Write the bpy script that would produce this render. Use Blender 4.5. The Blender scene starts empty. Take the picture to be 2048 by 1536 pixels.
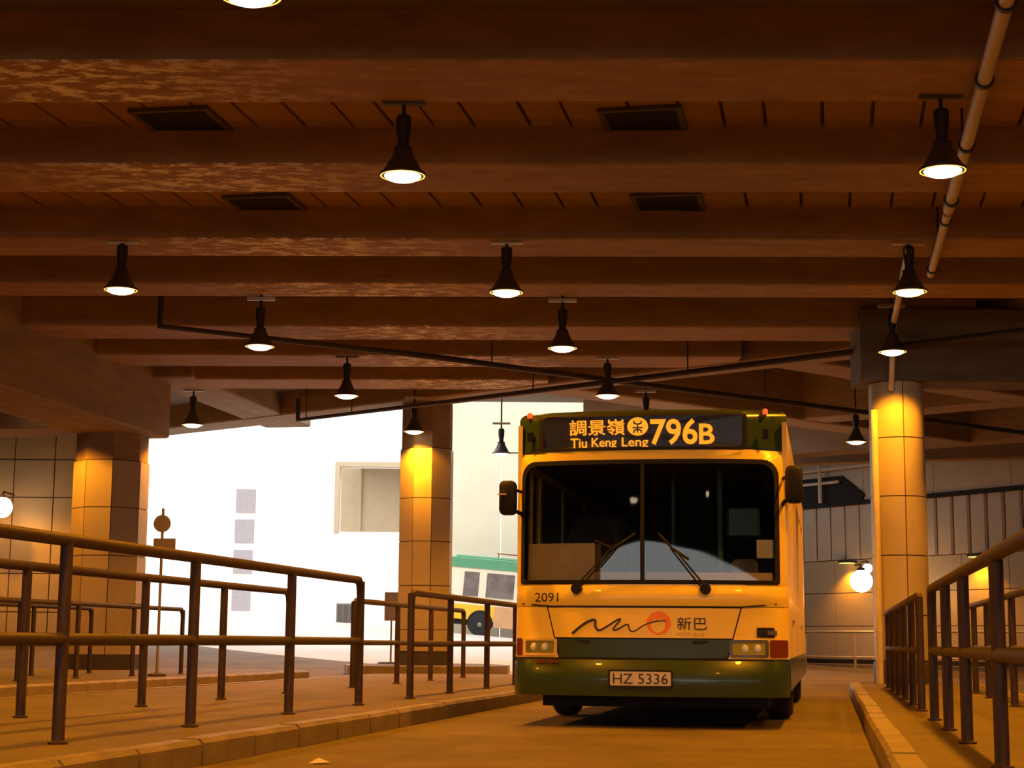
import bpy, bmesh, math, random
from mathutils import Vector, Matrix
random.seed(7)
PI = math.pi
SC = bpy.context.scene
COL = SC.collection

# ------------------------------------------------------------------ camera
F_PX = 3400.0
PITCH = math.atan(516.0 / F_PX)
ROLL = math.radians(0.5)
cd = bpy.data.cameras.new('camera')
cd.sensor_width = 36.0
cd.lens = F_PX / 2048.0 * 36.0
cd.clip_end = 600
cam = bpy.data.objects.new('camera', cd)
COL.objects.link(cam)
fw = Vector((0, math.cos(PITCH), math.sin(PITCH)))
up0 = Vector((0, -math.sin(PITCH), math.cos(PITCH)))
rt0 = Vector((1, 0, 0))
rt = rt0 * math.cos(ROLL) + up0 * math.sin(ROLL)
up = up0 * math.cos(ROLL) - rt0 * math.sin(ROLL)
m = Matrix((rt, up, -fw)).transposed().to_4x4()
m.translation = Vector((0, 0, 0.72))
cam.matrix_world = m
SC.camera = cam

# ------------------------------------------------------------------ world, sun, exposure
SKY_STRENGTH = 2.3
LAMP_W = 345.0
LAMP_RGB = (1.0, 0.33, 0.005)
w = bpy.data.worlds.new('daylight')
SC.world = w
w.use_nodes = True
bg = w.node_tree.nodes['Background']
bg.inputs[0].default_value = (1.0, 0.98, 0.96, 1)
bg.inputs[1].default_value = SKY_STRENGTH
SC.view_settings.view_transform = 'Standard'
SC.view_settings.look = 'None'
SC.view_settings.gamma = 1.0
SC.view_settings.exposure = 0.28
SC.view_settings.use_curve_mapping = False

# ------------------------------------------------------------------ helpers
A = math.radians(10.5)          # the road runs 10.5 degrees to the right of the camera's heading
CA, SA = math.cos(A), math.sin(A)

def RD(u, v, z=0.0):            # road frame (u to the right, v along the road) -> world
    return Vector((u * CA + v * SA, -u * SA + v * CA, z))

def nt(mat):
    mat.use_nodes = True
    return mat.node_tree.nodes, mat.node_tree.links

def pm(name, col, rough=0.6, metal=0.0, var=0.0, scale=4.0, bump=0.0, bscale=30.0, spec=0.4, stretch=(1, 1, 1), coat=0.0):
    """plain procedural principled material with noise variation and relief"""
    mt = bpy.data.materials.new(name)
    n, l = nt(mt)
    b = n['Principled BSDF']
    b.inputs['Base Color'].default_value = (*col, 1)
    b.inputs['Roughness'].default_value = rough
    b.inputs['Metallic'].default_value = metal
    b.inputs['Specular IOR Level'].default_value = spec
    b.inputs['Coat Weight'].default_value = coat
    tc = n.new('ShaderNodeTexCoord')
    mp = n.new('ShaderNodeMapping')
    mp.inputs['Scale'].default_value = stretch
    l.new(tc.outputs['Object'], mp.inputs[0])
    if var > 0:
        ns = n.new('ShaderNodeTexNoise')
        ns.inputs['Scale'].default_value = scale
        ns.inputs['Detail'].default_value = 6
        ns.inputs['Roughness'].default_value = 0.65
        l.new(mp.outputs[0], ns.inputs['Vector'])
        rp = n.new('ShaderNodeValToRGB')
        rp.color_ramp.elements[0].position = 0.3
        rp.color_ramp.elements[1].position = 0.7
        rp.color_ramp.elements[0].color = (*[max(0, c * (1 - var)) for c in col], 1)
        rp.color_ramp.elements[1].color = (*[min(1, c * (1 + var)) for c in col], 1)
        l.new(ns.outputs['Fac'], rp.inputs[0])
        l.new(rp.outputs[0], b.inputs['Base Color'])
    if bump > 0:
        nb = n.new('ShaderNodeTexNoise')
        nb.inputs['Scale'].default_value = bscale
        nb.inputs['Detail'].default_value = 5
        l.new(mp.outputs[0], nb.inputs['Vector'])
        bp = n.new('ShaderNodeBump')
        bp.inputs['Strength'].default_value = bump
        bp.inputs['Distance'].default_value = 0.02
        l.new(nb.outputs['Fac'], bp.inputs['Height'])
        l.new(bp.outputs[0], b.inputs['Normal'])
    return mt

def em(name, col, strength):
    mt = bpy.data.materials.new(name)
    n, l = nt(mt)
    b = n['Principled BSDF']
    b.inputs['Base Color'].default_value = (*col, 1)
    b.inputs['Emission Color'].default_value = (*col, 1)
    b.inputs['Emission Strength'].default_value = strength
    return mt

def glass(name, tint=(0.8, 0.85, 0.8), rough=0.02, base=0.06):
    mt = bpy.data.materials.new(name)
    n, l = nt(mt)
    n.remove(n['Principled BSDF'])
    t = n.new('ShaderNodeBsdfTransparent')
    t.inputs[0].default_value = (*tint, 1)
    g = n.new('ShaderNodeBsdfGlossy')
    g.inputs['Roughness'].default_value = rough
    fr = n.new('ShaderNodeFresnel')
    fr.inputs[0].default_value = 1.45
    mx = n.new('ShaderNodeMixShader')
    l.new(fr.outputs[0], mx.inputs[0])
    l.new(t.outputs[0], mx.inputs[1])
    l.new(g.outputs[0], mx.inputs[2])
    l.new(mx.outputs[0], n['Material Output'].inputs[0])
    return mt

def concrete(name, col, flake_sheen=0.0, rough=0.8):
    """board-marked concrete: blotches, lengthwise grain and whitish patches, flaking plus painted daylight sheen"""
    mt = bpy.data.materials.new(name)
    n, l = nt(mt)
    b = n['Principled BSDF']
    b.inputs['Roughness'].default_value = rough
    b.inputs['Specular IOR Level'].default_value = 0.35
    tc = n.new('ShaderNodeTexCoord')
    mp = n.new('ShaderNodeMapping')
    mp.inputs['Scale'].default_value = (0.35, 1.6, 1.6)
    l.new(tc.outputs['Object'], mp.inputs[0])
    n1 = n.new('ShaderNodeTexNoise'); n1.inputs['Scale'].default_value = 3.0; n1.inputs['Detail'].default_value = 8; n1.inputs['Roughness'].default_value = 0.7
    l.new(mp.outputs[0], n1.inputs['Vector'])
    r1 = n.new('ShaderNodeValToRGB')
    r1.color_ramp.elements[0].position = 0.3; r1.color_ramp.elements[1].position = 0.75
    r1.color_ramp.elements[0].color = (*[c * 0.7 for c in col], 1)
    r1.color_ramp.elements[1].color = (*[c * 1.25 for c in col], 1)
    l.new(n1.outputs['Fac'], r1.inputs[0])
    out = r1.outputs[0]
    if flake_sheen > 0:
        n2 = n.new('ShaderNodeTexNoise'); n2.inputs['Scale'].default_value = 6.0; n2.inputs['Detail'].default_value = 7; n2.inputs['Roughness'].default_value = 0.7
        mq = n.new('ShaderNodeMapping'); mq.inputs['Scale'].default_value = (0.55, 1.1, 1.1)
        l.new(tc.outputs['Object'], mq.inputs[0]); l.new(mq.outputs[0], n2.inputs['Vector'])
        # lime bloom with daylight sheen painted in, along the road direction, about 6.4 m left of it, fading into scattered patches
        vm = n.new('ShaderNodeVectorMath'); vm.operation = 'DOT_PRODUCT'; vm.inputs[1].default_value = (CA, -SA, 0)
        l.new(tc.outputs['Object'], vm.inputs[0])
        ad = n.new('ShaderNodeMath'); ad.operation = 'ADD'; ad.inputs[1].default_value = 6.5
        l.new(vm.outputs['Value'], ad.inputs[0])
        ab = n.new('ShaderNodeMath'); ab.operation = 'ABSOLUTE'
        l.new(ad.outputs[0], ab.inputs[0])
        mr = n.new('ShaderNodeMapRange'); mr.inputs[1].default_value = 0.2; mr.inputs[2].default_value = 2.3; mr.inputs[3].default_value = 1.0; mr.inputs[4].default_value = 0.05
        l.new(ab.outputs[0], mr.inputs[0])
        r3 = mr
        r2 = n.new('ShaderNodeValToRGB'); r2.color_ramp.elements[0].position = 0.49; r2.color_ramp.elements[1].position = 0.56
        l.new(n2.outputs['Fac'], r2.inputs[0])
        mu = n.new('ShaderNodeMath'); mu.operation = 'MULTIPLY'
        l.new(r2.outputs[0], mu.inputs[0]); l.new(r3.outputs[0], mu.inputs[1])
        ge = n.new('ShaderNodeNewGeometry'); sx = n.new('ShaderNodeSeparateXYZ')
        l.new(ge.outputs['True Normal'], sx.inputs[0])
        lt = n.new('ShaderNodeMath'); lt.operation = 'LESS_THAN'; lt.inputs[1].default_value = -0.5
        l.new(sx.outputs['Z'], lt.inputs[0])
        lf = n.new('ShaderNodeMath'); lf.operation = 'MULTIPLY'; lf.inputs[1].default_value = flake_sheen
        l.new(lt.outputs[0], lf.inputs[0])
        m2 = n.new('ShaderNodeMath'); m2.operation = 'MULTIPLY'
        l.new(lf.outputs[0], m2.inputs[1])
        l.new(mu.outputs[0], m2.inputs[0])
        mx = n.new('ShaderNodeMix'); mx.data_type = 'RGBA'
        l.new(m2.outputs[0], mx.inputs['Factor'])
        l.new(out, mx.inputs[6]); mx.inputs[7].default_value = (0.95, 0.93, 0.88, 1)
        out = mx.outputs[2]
    l.new(out, b.inputs['Base Color'])
    bp = n.new('ShaderNodeBump'); bp.inputs['Strength'].default_value = 0.35; bp.inputs['Distance'].default_value = 0.02
    l.new(n1.outputs['Fac'], bp.inputs['Height'])
    l.new(bp.outputs[0], b.inputs['Normal'])
    return mt

class MB:
    """collects shapes; build() links them as one mesh object"""
    def __init__(s):
        s.v = []; s.f = []
    def add(s, vs, fs):
        o = len(s.v)
        s.v += [tuple(p) for p in vs]
        s.f += [tuple(i + o for i in f) for f in fs]
        return s
    def box(s, x0, x1, y0, y1, z0, z1):
        return s.add([(x0, y0, z0), (x1, y0, z0), (x1, y1, z0), (x0, y1, z0), (x0, y0, z1), (x1, y0, z1), (x1, y1, z1), (x0, y1, z1)],
                     [(0, 3, 2, 1), (4, 5, 6, 7), (0, 1, 5, 4), (1, 2, 6, 5), (2, 3, 7, 6), (3, 0, 4, 7)])
    def bbox(s, x0, x1, y0, y1, z0, z1, b=0.02):
        """box with chamfered top and vertical edges"""
        def ring(i, z):
            return [(x0 + i + b, y0 + i, z), (x1 - i - b, y0 + i, z), (x1 - i, y0 + i + b, z), (x1 - i, y1 - i - b, z),
                    (x1 - i - b, y1 - i, z), (x0 + i + b, y1 - i, z), (x0 + i, y1 - i - b, z), (x0 + i, y0 + i + b, z)]
        vs = ring(0, z0) + ring(0, z1 - b) + ring(b, z1)
        fs = []
        for r in range(2):
            for k in range(8):
                fs.append((r * 8 + k, r * 8 + (k + 1) % 8, r * 8 + 8 + (k + 1) % 8, r * 8 + 8 + k))
        fs.append(tuple(range(16, 24))); fs.append(tuple(range(7, -1, -1)))
        return s.add(vs, fs)
    def prism(s, poly, z0, z1):
        n = len(poly)
        vs = [(p[0], p[1], z0) for p in poly] + [(p[0], p[1], z1) for p in poly]
        fs = [tuple(range(n - 1, -1, -1)), tuple(range(n, 2 * n))] + [(i, (i + 1) % n, n + (i + 1) % n, n + i) for i in range(n)]
        return s.add(vs, fs)
    def tube(s, pts, r, seg=10, cap=True):
        pts = [Vector(p) for p in pts]
        rings = []
        nrm = None
        for i, p in enumerate(pts):
            if i == 0: d = pts[1] - p
            elif i == len(pts) - 1: d = p - pts[-2]
            else: d = (pts[i + 1] - p).normalized() + (p - pts[i - 1]).normalized()
            d.normalize()
            if nrm is None:
                nrm = d.orthogonal().normalized()
            else:
                nrm = (nrm - d * nrm.dot(d)).normalized()
            bn = d.cross(nrm)
            rr = r[i] if isinstance(r, (list, tuple)) else r
            rings.append([p + (nrm * math.cos(2 * PI * k / seg) + bn * math.sin(2 * PI * k / seg)) * rr for k in range(seg)])
        vs = [q for g in rings for q in g]
        fs = []
        for i in range(len(pts) - 1):
            for k in range(seg):
                fs.append((i * seg + k, i * seg + (k + 1) % seg, (i + 1) * seg + (k + 1) % seg, (i + 1) * seg + k))
        if cap:
            fs.append(tuple(range(seg - 1, -1, -1)))
            fs.append(tuple(range((len(pts) - 1) * seg, len(pts) * seg)))
        return s.add(vs, fs)
    def lathe(s, prof, seg=24, c=(0, 0, 0), axis='z'):
        vs = []; fs = []
        for (r, h) in prof:
            for k in range(seg):
                a = 2 * PI * k / seg
                q = (r * math.cos(a), r * math.sin(a), h)
                if axis == 'x': q = (q[2], q[0], q[1])
                if axis == 'y': q = (q[0], q[2], q[1])
                vs.append((c[0] + q[0], c[1] + q[1], c[2] + q[2]))
        for i in range(len(prof) - 1):
            for k in range(seg):
                fs.append((i * seg + k, i * seg + (k + 1) % seg, (i + 1) * seg + (k + 1) % seg, (i + 1) * seg + k))
        if prof[0][0] > 1e-4: fs.append(tuple(range(seg - 1, -1, -1)))
        if prof[-1][0] > 1e-4: fs.append(tuple(range((len(prof) - 1) * seg, len(prof) * seg)))
        return s.add(vs, fs)
    def mesh(s, name, mat, smooth=False):
        me = bpy.data.meshes.new(name)
        me.from_pydata(s.v, [], s.f)
        bm = bmesh.new(); bm.from_mesh(me)
        bmesh.ops.remove_doubles(bm, verts=bm.verts, dist=1e-5)
        bmesh.ops.recalc_face_normals(bm, faces=bm.faces)
        if smooth:
            for f in bm.faces: f.smooth = True
            for e in bm.edges:
                if len(e.link_faces) == 2 and e.calc_face_angle() > 0.7: e.smooth = False
        bm.to_mesh(me); bm.free()
        if mat: me.materials.append(mat)
        return me
    def build(s, name, mat, parent=None, smooth=False, loc=None, rz=0.0):
        o = bpy.data.objects.new(name, s.mesh(name, mat, smooth))
        COL.objects.link(o)
        if parent: o.parent = parent
        if loc is not None: o.location = loc
        if rz: o.rotation_euler = (0, 0, rz)
        return o

def link(name, me, parent=None, loc=(0, 0, 0), rz=0.0):
    o = bpy.data.objects.new(name, me)
    COL.objects.link(o)
    o.parent = parent; o.location = loc; o.rotation_euler = (0, 0, rz)
    return o

def empty(name, loc=(0, 0, 0), rz=0.0, parent=None):
    o = bpy.data.objects.new(name, None)
    o.empty_display_size = 0.2
    COL.objects.link(o)
    o.location = loc; o.rotation_euler = (0, 0, rz); o.parent = parent
    return o

def tag(o, label=None, cat=None, group=None, kind=None):
    if label: o['label'] = label
    if cat: o['category'] = cat
    if group: o['group'] = group
    if kind: o['kind'] = kind
    return o

def copy_tree(o, parent=None):
    c = o.copy()
    COL.objects.link(c)
    c.parent = parent
    for ch in list(o.children):
        copy_tree(ch, c)
    return c

def text_mesh(body, w, h=None, bold=0.0):
    """outline of lettering fitted into a box w wide (and h high), lower-left at 0,0, in x/z"""
    cu = bpy.data.curves.new('lettering', 'FONT')
    cu.body = body
    cu.size = 1.0
    cu.resolution_u = 3
    cu.offset = bold
    ob = bpy.data.objects.new('lettering', cu)
    COL.objects.link(ob)
    dg = bpy.context.evaluated_depsgraph_get()
    me = bpy.data.meshes.new_from_object(ob.evaluated_get(dg))
    vs = [v.co.copy() for v in me.vertices]
    fs = [tuple(p.vertices) for p in me.polygons]
    bpy.data.objects.remove(ob)
    bpy.data.curves.remove(cu)
    bpy.data.meshes.remove(me)
    if not vs:
        return [], []
    x0 = min(v.x for v in vs); x1 = max(v.x for v in vs); y0 = min(v.y for v in vs); y1 = max(v.y for v in vs)
    sx = w / (x1 - x0)
    sy = (h / (y1 - y0)) if h else sx
    return [((v.x - x0) * sx, (v.y - y0) * sy) for v in vs], fs

# ------------------------------------------------------------------ materials
M = {}
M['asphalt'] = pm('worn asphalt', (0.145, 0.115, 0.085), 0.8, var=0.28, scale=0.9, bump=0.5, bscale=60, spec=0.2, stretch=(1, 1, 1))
M['forecourt'] = pm('forecourt lightened for daylight', (0.55, 0.5, 0.45), 0.7, var=0.12, scale=0.5, bump=0.2)  # ground colour lightened to paint daylight beyond the roof edge
M['paving'] = pm('platform concrete', (0.125, 0.097, 0.072), 0.7, var=0.25, scale=1.5, bump=0.3, bscale=40, spec=0.25)
M['kerb'] = pm('kerb concrete', (0.21, 0.17, 0.13), 0.5, var=0.25, scale=5, bump=0.4, bscale=40, spec=0.25)
M['beam'] = concrete('beam concrete', (0.38, 0.235, 0.115), flake_sheen=1.0)
M['girder'] = concrete('girder concrete', (0.32, 0.22, 0.13), flake_sheen=0.25)
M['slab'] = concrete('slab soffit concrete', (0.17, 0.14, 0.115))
M['plank'] = concrete('soffit plank concrete', (0.34, 0.205, 0.10))
M['black'] = pm('black void', (0.012, 0.01, 0.012), 0.8, var=0.2)
M['vent'] = pm('vent frame metal', (0.12, 0.1, 0.09), 0.6, 0.3, var=0.15)
M['tile'] = pm('cream enamel panel', (0.43, 0.365, 0.27), 0.38, var=0.06, scale=2.5, bump=0.05, bscale=20, spec=0.4)
M['joint'] = pm('dark panel joint', (0.06, 0.05, 0.045), 0.9, var=0.2)
M['plinth'] = pm('dark column plinth', (0.05, 0.045, 0.05), 0.6, var=0.3)
M['rail'] = pm('painted steel rail', (0.055, 0.036, 0.038), 0.55, 0.1, var=0.25, scale=12, bump=0.1, spec=0.4)
M['lampbody'] = pm('dark lamp housing', (0.035, 0.028, 0.032), 0.5, 0.3, var=0.2)
M['shade'] = pm('spun metal lampshade', (0.1, 0.08, 0.07), 0.4, 0.5, var=0.15)
M['bracket'] = pm('galvanised bracket', (0.6, 0.55, 0.45), 0.5, 0.4, var=0.2)
M['lens'] = em('sodium lamp lens', (1.0, 0.80, 0.50), 6.0)
M['rim'] = em('glowing reflector rim', (1.0, 0.5, 0.06), 1.6)
M['globe'] = em('white globe glass', (1.0, 0.86, 0.62), 5.0)
M['pipe'] = pm('cream painted pipe', (0.62, 0.55, 0.45), 0.5, var=0.15)
M['darkpipe'] = pm('dark sprinkler pipe', (0.05, 0.04, 0.036), 0.6, 0.1, var=0.2)
M['clamp'] = pm('pipe clamp', (0.05, 0.045, 0.045), 0.5, 0.4, var=0.2)
M['yellow'] = pm('golden yellow paint', (0.95, 0.72, 0.09), 0.32, var=0.05, scale=2, bump=0.02, coat=0.3)
M['green'] = pm('dark green paint', (0.032, 0.062, 0.022), 0.3, var=0.1, coat=0.3)
M['gasket'] = pm('black rubber', (0.006, 0.005, 0.006), 0.7, var=0.2)
M['chrome'] = pm('headlight reflector', (0.75, 0.75, 0.72), 0.12, 0.9, var=0.05)
M['white'] = pm('white lens plastic', (0.8, 0.8, 0.78), 0.2, var=0.05)
M['amber'] = pm('amber indicator lens', (0.17, 0.035, 0.01), 0.25, var=0.15)
M['marker'] = em('marker lamp', (1.0, 0.15, 0.03), 0.5)
M['plate'] = pm('white number plate', (0.62, 0.56, 0.5), 0.4, var=0.06)
M['ink'] = pm('dark lettering', (0.03, 0.025, 0.02), 0.5, var=0.2)
M['logo_orange'] = pm('orange emblem', (0.9, 0.26, 0.02), 0.45, var=0.1)
M['led'] = em('orange light emitting diodes', (1.0, 0.27, 0.012), 1.25)
M['led'].node_tree.nodes['Principled BSDF'].inputs['Base Color'].default_value = (.05, .02, .01, 1)
M['display'] = pm('display backing', (0.05, 0.055, 0.065), 0.3, var=0.4, scale=2.0, spec=0.35)
M['glass'] = glass('bus windscreen glass', (0.88, 0.9, 0.88))
M['wall_lens'] = em('amber wall lamp lens', (1.0, 0.55, 0.1), 2.5)
M['clearglass'] = glass('clear glass', (0.86, 0.9, 0.86))
M['dark_in'] = pm('dark interior trim', (0.03, 0.022, 0.024), 0.8, var=0.3)
M['seat'] = pm('dark seat cloth', (0.05, 0.03, 0.04), 0.9, var=0.3)
M['greenpole'] = pm('green grab pole', (0.05, 0.16, 0.11), 0.4, var=0.1)
M['dash'] = pm('tan dashboard moulding', (0.72, 0.52, 0.2), 0.6, var=0.12, scale=6)
M['sheet'] = pm('grey white dashboard cover', (0.8, 0.85, 0.85), 0.3, var=0.4, scale=9, stretch=(1.2, 1, 0.5))
M['paper'] = pm('paper', (0.6, 0.56, 0.44), 0.8, var=0.06)
M['rubber'] = pm('tyre rubber', (0.02, 0.018, 0.02), 0.85, var=0.2, bump=0.2)
M['hub'] = pm('wheel hub', (0.3, 0.28, 0.24), 0.5, 0.5, var=0.2)
M['wallwhite'] = pm('white render', (0.85, 0.83, 0.78), 0.8, var=0.04)
M['wallcream'] = pm('cream wall panel', (0.66, 0.6, 0.46), 0.7, var=0.06, scale=0.7)
M['recess'] = pm('tan recess wall', (0.5, 0.4, 0.27), 0.8, var=0.06)
M['greyglass'] = pm('grey tower glazing', (0.30, 0.27, 0.29), 0.5, var=0.08)
M['panel'] = pm('fluted wall panel', (0.5, 0.43, 0.35), 0.6, var=0.08)
M['fascia'] = pm('beige fascia', (0.55, 0.46, 0.36), 0.7, var=0.1, scale=1.2)
M['signgrey'] = pm('sign back grey', (0.22, 0.19, 0.17), 0.6, var=0.1)
M['mbgreen'] = pm('minibus green roof', (0.10, 0.30, 0.17), 0.35, var=0.05)
M['mbcream'] = pm('minibus cream body', (0.8, 0.72, 0.55), 0.4, var=0.05)
M['mborange'] = pm('minibus orange skirt', (0.62, 0.34, 0.17), 0.5, var=0.1, scale=2)
M['mbyellow'] = pm('minibus yellow skirt', (0.8, 0.48, 0.03), 0.45, var=0.06)
M['mbglass'] = pm('minibus dark window', (0.16, 0.13, 0.12), 0.15, var=0.4, scale=2)

# ------------------------------------------------------------------ ground
def ground_z(x, y):
    t = min(max((y - 33.0) / 21.0, 0.0), 1.0)
    return t * min(max(0.85 - 0.08 * x, 0.0), 1.9)

xs = [-90, -60, -40, -30, -25] + [i for i in range(-22, 24)] + [30, 45, 70, 100]
ys = [-90, -60, -40, -26, -20, -14, -8, -4] + [i for i in range(0, 33, 4)] + [33 + i * 1.0 for i in range(0, 22)] + [58, 64, 72, 90, 120, 180]
g = MB()
vs = [(x, y, ground_z(x, y)) for y in ys for x in xs]
nx = len(xs)
fs = [(j * nx + i, j * nx + i + 1, (j + 1) * nx + i + 1, (j + 1) * nx + i) for j in range(len(ys) - 1) for i in range(nx - 1)]
g.add(vs, fs)
gm = g.mesh('floor', M['asphalt'])
gb = bmesh.new(); gb.from_mesh(gm)
edge_p, edge_n = Vector((-1.0, 35.7, 0)), Vector((0.645, 0.764, 0))      # the roof's diagonal edge
bmesh.ops.bisect_plane(gb, geom=gb.verts[:] + gb.edges[:] + gb.faces[:], plane_co=edge_p, plane_no=edge_n)
bmesh.ops.bisect_plane(gb, geom=gb.verts[:] + gb.edges[:] + gb.faces[:], plane_co=(5.1, 0, 0), plane_no=(1, 0, 0))
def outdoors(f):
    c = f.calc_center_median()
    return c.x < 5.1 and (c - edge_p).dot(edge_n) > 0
def part_of(name, want, mat):
    b2 = gb.copy()
    bmesh.ops.delete(b2, geom=[f for f in b2.faces if outdoors(f) != want], context='FACES')
    for f in b2.faces: f.smooth = True
    me = bpy.data.meshes.new(name); b2.to_mesh(me); b2.free()
    me.materials.append(mat)
    o = bpy.data.objects.new(name, me); COL.objects.link(o)
    return o
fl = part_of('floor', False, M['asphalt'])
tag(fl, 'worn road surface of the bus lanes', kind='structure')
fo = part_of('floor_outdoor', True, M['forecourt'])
tag(fo, 'forecourt beyond the exit, ground colour lightened to stand for daylight', kind='structure')

# platforms with kerb stones laid one by one
def kerb_mesh(ln, side):
    """kerb stone along +y, outer face at x=0, body to side*0.16"""
    b = MB()
    p = [(0, 0.0), (0, 0.125), (0.025, 0.152), (0.15, 0.152), (0.15, 0.0)]
    n = len(p)
    vs = [(side * x, 0.004, z) for x, z in p] + [(side * x, ln - 0.004, z) for x, z in p]
    fs = [tuple(range(n)), tuple(range(2 * n - 1, n - 1, -1))] + [(i, (i + 1) % n, n + (i + 1) % n, n + i) for i in range(n)]
    b.add(vs, fs)
    return b.mesh('kerb_stone', M['kerb'])
KM = {1: kerb_mesh(0.9, 1), -1: kerb_mesh(0.9, -1)}

def platform(u0, u1, v0, v1, nose, edges, label):
    root = empty('trim_%d' % (len([o for o in COL.objects if o.name.startswith('trim_')]) + 1), RD(0, 0), -A)
    tag(root, label, kind='structure')
    b = MB()
    ins = 0.15
    a0 = u0 + (ins if -1 in edges else 0); a1 = u1 - (ins if 1 in edges else 0)
    poly = [(a0, v0), (a1, v0)]
    cx = (a0 + a1) / 2; rr = (a1 - a0) / 2
    if nose:
        poly += [(cx + rr * math.cos(t), v1 + min(rr, 1.2) * math.sin(t)) for t in [PI * k / 12 for k in range(13)]]
    else:
        poly += [(a1, v1), (a0, v1)]
    b.prism(poly, -0.02, 0.147)
    b.build('paving_slab', M['paving'], root)
    if nose:
        ro = (u1 - u0) / 2
        for k in range(12):
            t0, t1 = PI * k / 12, PI * (k + 1) / 12
            h = min(rr, 1.2); ho = h + 0.15
            q = MB().prism([(cx + rr * math.cos(t0), v1 + h * math.sin(t0)), (cx + ro * math.cos(t0), v1 + ho * math.sin(t0)),
                            (cx + ro * math.cos(t1), v1 + ho * math.sin(t1)), (cx + rr * math.cos(t1), v1 + h * math.sin(t1))], -0.02, 0.152)
            q.build('nose_kerb_stone', M['kerb'], root)
    for e in edges:
        u = u1 if e == 1 else u0
        n = int((v1 - v0) / 0.9)
        for k in range(n):
            link('kerb_stone', KM[-e], root, (u + random.uniform(-.004, .004), v0 + k * (v1 - v0) / n, random.uniform(-.004, .003)))
    return root

platform(-7.85, -3.55, 4.0, 28.8, True, (1, -1), 'raised concrete waiting island with the front two rows of railings')
platform(0.30, 2.35, 4.0, 26.9, True, (1, -1), 'narrow raised island on the right under the round column')
platform(-15.5, -9.7, 8.0, 31.5, True, (1,), 'farther raised island on the left carrying the angular column')

# ------------------------------------------------------------------ ceiling
ceil = empty('ceiling')
tag(ceil, 'dark concrete beamed ceiling of the bus terminus', kind='structure')
K0 = Vector((-1.75, 34.7, 0)); K1 = Vector((9.5, 25.2, 0))
kd = (K1 - K0).normalized(); kn = Vector((-kd.y, kd.x, 0))
def kline_x(y):                      # x of the diagonal girder's centre line at depth y
    return K0.x + (y - K0.y) * kd.x / kd.y
ZB, ZS = 5.6, 6.04
# near slab up to the diagonal girder; far slab higher
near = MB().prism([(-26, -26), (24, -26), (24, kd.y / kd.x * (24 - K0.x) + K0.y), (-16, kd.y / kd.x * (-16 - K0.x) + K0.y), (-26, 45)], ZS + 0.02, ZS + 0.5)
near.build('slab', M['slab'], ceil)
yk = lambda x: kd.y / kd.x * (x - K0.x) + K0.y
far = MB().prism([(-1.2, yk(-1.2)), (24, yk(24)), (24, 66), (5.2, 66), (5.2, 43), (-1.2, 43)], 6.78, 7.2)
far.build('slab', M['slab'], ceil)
# cross beams (a little skew to the camera's heading)
BY = [4.2, 7.4, 10.6, 13.86, 17.03, 20.34, 22.99, 26.19, 28.95, 31.70]
BW = [1.05, 1.05, 1.05, 1.12, 1.12, 0.95, 0.88, 1.2, 1.2, 1.2]
bslope = -0.032
def girder_u_x(y, u):                # x on the line u=const at depth y
    v = (y + u * SA) / CA
    return u * CA + v * SA
for y0, bw in zip(BY, BW):
    xl = girder_u_x(y0, -12.4)
    xr = min(kline_x(y0 + bw) + 0.3, 23.0)
    b = MB()
    n = 14
    prof = [(0, ZS + .1), (0, ZB + .02), (.02, ZB), (bw - .02, ZB), (bw, ZB + .02), (bw, ZS + .1)]
    np_ = len(prof)
    vs = []
    for i in range(n + 1):
        x = xl + (xr - xl) * i / n
        for k, (dy, z) in enumerate(prof):
            j = random.uniform(-.006, .006)
            vs.append((x, y0 + dy + bslope * x + j, z + (j * .6 if 0 < k < 5 else 0)))
    fs = [(i * np_ + k, i * np_ + k + 1, (i + 1) * np_ + k + 1, (i + 1) * np_ + k) for i in range(n) for k in range(np_ - 1)]
    b.add(vs, fs)
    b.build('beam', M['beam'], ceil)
# soffit planks between the first beams, laid across with open joints
pk = {}
for bi in (3, 4):
    ya = BY[bi] + BW[bi]; yb = BY[bi + 1]
    ln = yb - ya
    x = -9.0
    while x < 11:
        wd = random.choice([0.42, 0.5, 0.58, 0.66])
        key = (bi, wd)
        if key not in pk:
            sk = 0.185 * ln
            pk[key] = MB().prism([(0.0, 0), (wd - .035, 0), (wd - .035 + sk, ln), (sk, ln)], 0, 0.06).mesh('soffit_plank', M['plank'])
        link('soffit_plank', pk[key], ceil, (x, ya + bslope * x, ZS - 0.045 + random.uniform(0, .012)))
        x += wd
# longitudinal girders and diagonals
def girder(p, q, width, z0, z1, mat='girder', name='girder'):
    p = Vector((p[0], p[1], 0)); q = Vector((q[0], q[1], 0))
    d = (q - p); L = d.length; a = math.atan2(d.y, d.x)
    b = MB().bbox(0, L, -width / 2, width / 2, -(z1 - z0) / 2, (z1 - z0) / 2, 0.03)
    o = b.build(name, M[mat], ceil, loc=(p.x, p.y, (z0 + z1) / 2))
    o.rotation_euler = (PI, 0, a)
    return o
def gr(u0, v0, u1, v1, *a):
    p = RD(u0, v0); q = RD(u1, v1)
    return girder(p, q, *a)
gr(-12.25, 30.0, -12.25, 37.6, 1.1, 5.6, 6.1)
girder(K0 - kd * 14.5, K1 + kd * 13, 0.95, 5.58, 6.8)
girder((4.6, 29.3), (15.5, 38.2), 0.9, 5.6, 6.8)
girder((0.6, 33.0), (11.0, 41.6), 0.9, 5.62, 6.8)
girder((2.0, 41.5), (18, 28.3), 0.85, 5.64, 6.8)
girder((5.5, 46.5), (22, 32.8), 0.85, 5.64, 6.8)
girder((8.6, 25.6), (20, 34.6), 0.9, 5.62, 6.8)
girder((5.3, 50.5), (20, 45.0), 0.7, 5.9, 6.8)
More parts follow.
